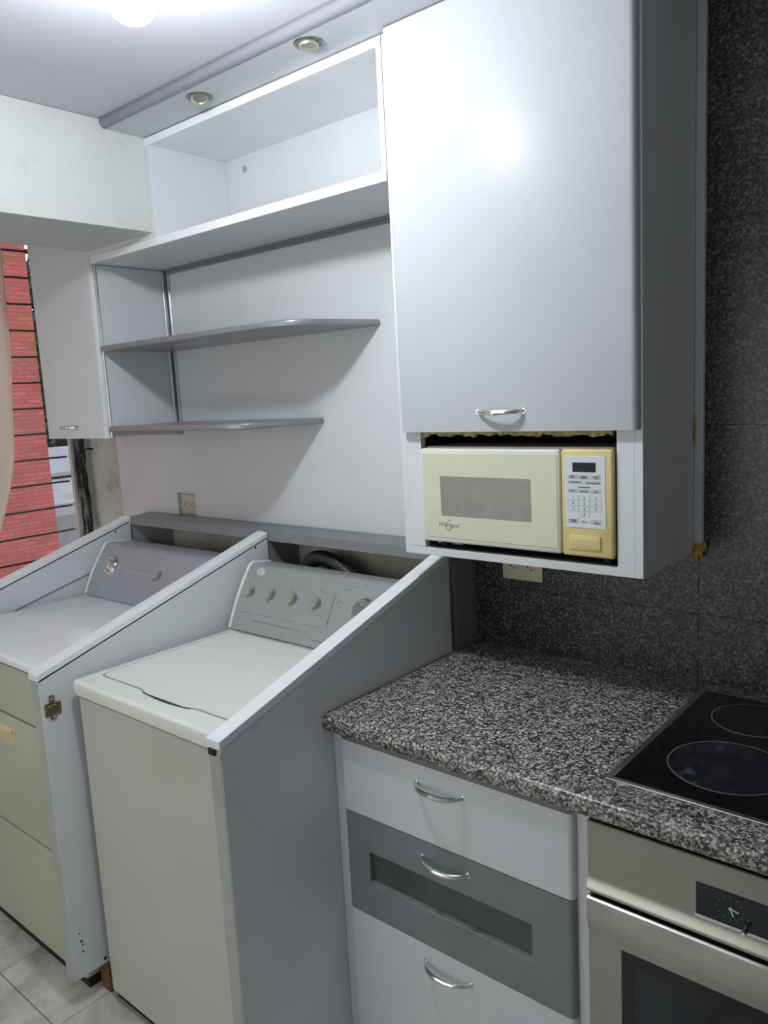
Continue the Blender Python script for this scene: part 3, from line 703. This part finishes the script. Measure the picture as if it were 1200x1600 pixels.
# smooth with Catmull-Rom
def smooth(P_, n=14):
    P_ = [Vector(p) for p in P_]; out = []
    for i in range(len(P_) - 1):
        a, b_, c, d = P_[max(i - 1, 0)], P_[i], P_[i + 1], P_[min(i + 2, len(P_) - 1)]
        for k_ in range(n):
            t = k_ / n; out.append(0.5 * ((2 * b_) + (-a + c) * t + (2 * a - 5 * b_ + 4 * c - d) * t * t + (-a + 3 * b_ - 3 * c + d) * t ** 3))
    out.append(P_[-1]); return out
sp = smooth(pp); obj('hose', B().tube(sp, [.0250 if i % 3 else .0262 for i in range(len(sp))], 14), RUBBER, hz)
obj('hose_clip', B().tube([(-0.315 + .025 * math.cos(a), -0.085 + .025 * math.sin(a), 0.80) for a in [i * PI / 8 for i in range(16)]], .002, 6, closed=True), ALU, hz)

# ================================================================== BASE CABINET WITH DRAWERS
YD = -0.624
bc = thing('drawer_cabinet', 'white base cabinet with three drawers under the granite worktop', 'cabinet', (0.62, -0.3, 0))
obj('carcass', B().box(0.3035, 0.345, -0.607, -0.03, 0.0, 0.897).box(0.903, 0.9425, -0.607, -0.03, 0.0, 0.897).box(0.322, 0.914, -0.607, -0.03, 0.10, 0.118).box(0.322, 0.914, -0.05, -0.03, 0.10, 0.897).box(0.322, 0.914, -0.56, -0.545, 0.0, 0.10).box(0.322, 0.914, -0.607, -0.53, 0.880, 0.897), WHITE, bc)
def drawer(z0, z1, m):
    return obj('drawer', B().prism(front_profile(YD, -0.608, 0.3386, 0.9168, .011), 'z', z0, z1), m, bc)
d = drawer(0.7145, 0.8845, WHITE); obj('handle', bow(0.6168, YD, 0.8415), CHROME, d)
# grey glazed drawer: frame around an opening
gf = B(); wx0, wx1, wz0, wz1 = 0.4102, 0.8284, 0.546, 0.630
gf.prism(front_profile(YD, -0.608, 0.3386, 0.9168, .011), 'z', wz1, 0.7125)
gf.prism(front_profile(YD, -0.608, 0.3386, 0.9168, .011), 'z', 0.4693, wz0)
pl = front_profile(YD, -0.608, 0.3386, 0.9168, .011)
gf.prism(pl[:6] + [(wx0, YD), (wx0, -0.608), pl[-1]], 'z', wz0, wz1)
gf.prism([(wx1, YD)] + pl[6:12] + [pl[12], (wx1, -0.608)], 'z', wz0, wz1)
d = obj('glazed_drawer', gf, GREY, bc, label='dark grey drawer front with a glass strip')
obj('glass_pane', B().box(wx0 - .004, wx1 + .004, -0.613, -0.609, wz0 - .004, wz1 + .004), FROST, d)
obj('pane_sill', B().box(wx0, wx1, YD + .0015, -0.612, wz0, wz0 + .009), SHELFGREY, d)
obj('drawer_box', B().box(0.34, 0.895, -0.60, -0.59, 0.48, 0.67), GREY, d)
obj('handle', bow(0.6225, YD, 0.6755), CHROME, d)
d = drawer(0.118, 0.4673, WHITE); obj('handle', bow(0.6200, YD, 0.4263), CHROME, d)

# ---------------------------------------------------------------- oven
ov = thing('built_in_oven', 'stainless steel built-in oven under the cooktop', 'oven', (1.245, -0.3, 0.14))
OX0, OX1 = 0.947, 1.543
obj('oven_body', B().box(OX0 + .01, OX1 - .01, -0.60, -0.04, 0.14, 0.885), BLACK, ov)
# control fascia: flat face curving out at its lower lip
pr = [(-0.600, 0.887), (-0.622, 0.887), (-0.624, 0.885), (-0.624, 0.785)]
for i in range(7): a = i / 6; pr.append((-0.624 - 0.008 * a ** 1.5, 0.785 - 0.026 * a))
pr += [(-0.632, 0.756), (-0.600, 0.753)]
fa = obj('control_fascia', B().prism(pr, 'x', OX0, OX1), STEEL, ov)
obj('display_window', B().box(1.138, 1.40, -0.6255, -0.622, 0.788, 0.843, .0006, 1), OVENGLASS, fa)
obj('display_trim', B().box(1.136, 1.402, -0.6275, -0.622, 0.7825, 0.788, .0008, 1), CHROME, fa)
clk = frame((1.192, -0.6257, 0.8165), (1, 0, 0), (0, -1, 0))
ck = B()
for i in range(12):
    a = i * PI / 6; ck.box(-.0006, .0006, .018, .022, 0, .0005, 0, 1, clk @ Matrix.Rotation(a, 4, 'Z'))
obj('clock_ticks', ck, GAPGREY, fa, kind='stuff')
ck = B(); ck.box(-.0011, .0011, -.001, .0135, 0, .0008, 0, 1, clk @ Matrix.Rotation(-1.75, 4, 'Z')); ck.box(-.0011, .0011, -.001, .0125, 0, .0008, 0, 1, clk @ Matrix.Rotation(-2.75, 4, 'Z')); ck.lathe([(0, .0012), (.0025, .001), (.0028, 0)], clk, 12)
obj('clock_hands', ck, PRINTW, fa)
obj('clock_setting_knob', B().lathe([(0, .018), (.0035, .018), (.0045, .016), (.0045, .010), (.0035, .008), (.0035, 0)], frame((1.2165, -0.6255, 0.793), (1, 0, 0), (0, -1, 0)), 16), CHROME, fa)
# door with bulged integral grip at the top, then a flat frame round the glass
pr = [(-0.604, 0.744), (-0.628, 0.744), (-0.632, 0.741)]
for i in range(9): a = i / 8; pr.append((-0.632 - 0.010 * math.sin(PI * a * .6) * (1 - a) ** .5 + 0.005 * a, 0.741 - 0.062 * a))
zlow = pr[-1][1]; ylow = pr[-1][0]
pr += [(-0.604, zlow)]
od = obj('door', B().prism(pr, 'x', OX0 + .001, OX1 - .001), STEEL2, ov, label='steel oven door with bulged grip')
gx0, gx1, gz0, gz1 = 1.010, 1.480, 0.24, 0.662
obj('door_frame', B().box(OX0 + .001, gx0, ylow, -0.604, 0.165, zlow).box(gx1, OX1 - .001, ylow, -0.604, 0.165, zlow).box(gx0, gx1, ylow, -0.604, gz1, zlow).box(gx0, gx1, ylow, -0.604, 0.165, gz0), STEEL, od)
obj('door_glass', B().box(gx0, gx1, ylow + .0012, -0.606, gz0, gz1), OVENGLASS, od)
obj('glass_border', B().box(gx0, gx1, ylow + .0004, ylow + .002, 0.635, gz1).box(gx0, gx0 + .022, ylow + .0004, ylow + .002, gz0, 0.635).box(gx1 - .022, gx1, ylow + .0004, ylow + .002, gz0, 0.635), GLASSBLACK, od)
eb = thing('end_base_cabinet', 'white base cabinet closing the run right of the oven', 'cabinet', (1.58, -0.3, 0))
obj('carcass', B().box(1.546, 1.62, -0.60, -0.03, 0, 0.897, .001, 1), WHITE, eb)

# ---------------------------------------------------------------- worktop and cooktop
wt = thing('granite_worktop', 'speckled grey granite worktop over drawers and oven', 'worktop', (0.95, -0.32, 0.9))
YC = -0.6395
pr = [(-0.0005, 0.8985), (YC + .010, 0.8985)]
for i in range(5): a = -PI / 2 - PI / 2 * i / 4; pr.append((YC + .010 + .010 * math.cos(a), 0.9085 + .010 * math.sin(a)))
for i in range(7): a = PI - PI / 2 * i / 6; pr.append((YC + .014 + .014 * math.cos(a), 0.9224 + .014 * math.sin(a)))
pr += [(-0.0005, 0.9364)]
obj('slab', B().prism(pr, 'x', 0.3045, 1.66, 0), GRAN, wt)
obj('sealant_bead', B().tube([(0.305, -0.62, 0.9368), (0.305, -0.11, 0.9368)], .0028, 6), mat('dirty_sealant', (0.22, 0.20, 0.14), 0.7, var=0.2, scale=60), wt)
ct = thing('ceramic_cooktop', 'black glass cooktop with steel rim set in the worktop', 'cooktop', (1.23, -0.3, 0.937))
CX0, CX1, CY0, CY1 = 0.950, 1.530, -0.5575, -0.047
obj('steel_rim', B().box(CX0, CX1, CY0, CY1, 0.9362, 0.9405, .0015, 2), STEEL2, ct)
gl = obj('glass_plate', B().box(CX0 + .013, CX1 - .013, CY0 + .008, CY1 - .008, 0.938, 0.9418, .0008, 1), GLASSBLACK, ct)
def burner(x, y, r, worn):
    m = Matrix.Translation((x, y, 0.9418))
    b_ = obj('heating_zone', B().lathe([(0, .0003), (r - .002, .0003), (r - .002, 0)], m, 64), BURN if worn else GLASSBLACK, ct)
    obj('zone_ring', B().lathe([(r - .0022, 0), (r - .0022, .0005), (r, .0005), (r, 0)], m, 72), RING, b_)
burner(1.117, -0.398, 0.106, True); burner(1.098, -0.163, 0.084, False); burner(1.375, -0.43, 0.078, False); burner(1.365, -0.18, 0.10, False)

# ================================================================== LAMP
lp = thing('ceiling_bulb', 'lit white globe bulb hanging from the ceiling', 'bulb', (0.273, -0.949, CZ))
LC = (0.273, -0.949, 2.361)
bm = bmesh.new(); bmesh.ops.create_uvsphere(bm, u_segments=32, v_segments=20, radius=.046); b_ = B(); b_.add(bm, Matrix.Translation(LC)); obj('glass_globe', b_, BULBG, lp)
obj('lamp_holder', B().lathe([(0, 0), (.045, 0), (.045, -.012), (.022, -.020), (.020, -.10), (0, -.10)], Matrix.Translation((LC[0], LC[1], CZ)), 24), EDGE, lp)

# small leftover: wall hook on the bare plaster
hk = thing('wall_hook', 'small dark hook on the bare wall below the left cabinet', 'hook', (-1.755, 0.01, 1.474))
obj('hook_body', B().tube([(-1.752, 0.012, 1.478), (-1.752, -0.012, 1.478), (-1.752, -0.016, 1.470)], .003, 8).box(-1.762, -1.735, 0.006, 0.012, 1.472, 1.480, .001, 1), BLACK, hk)
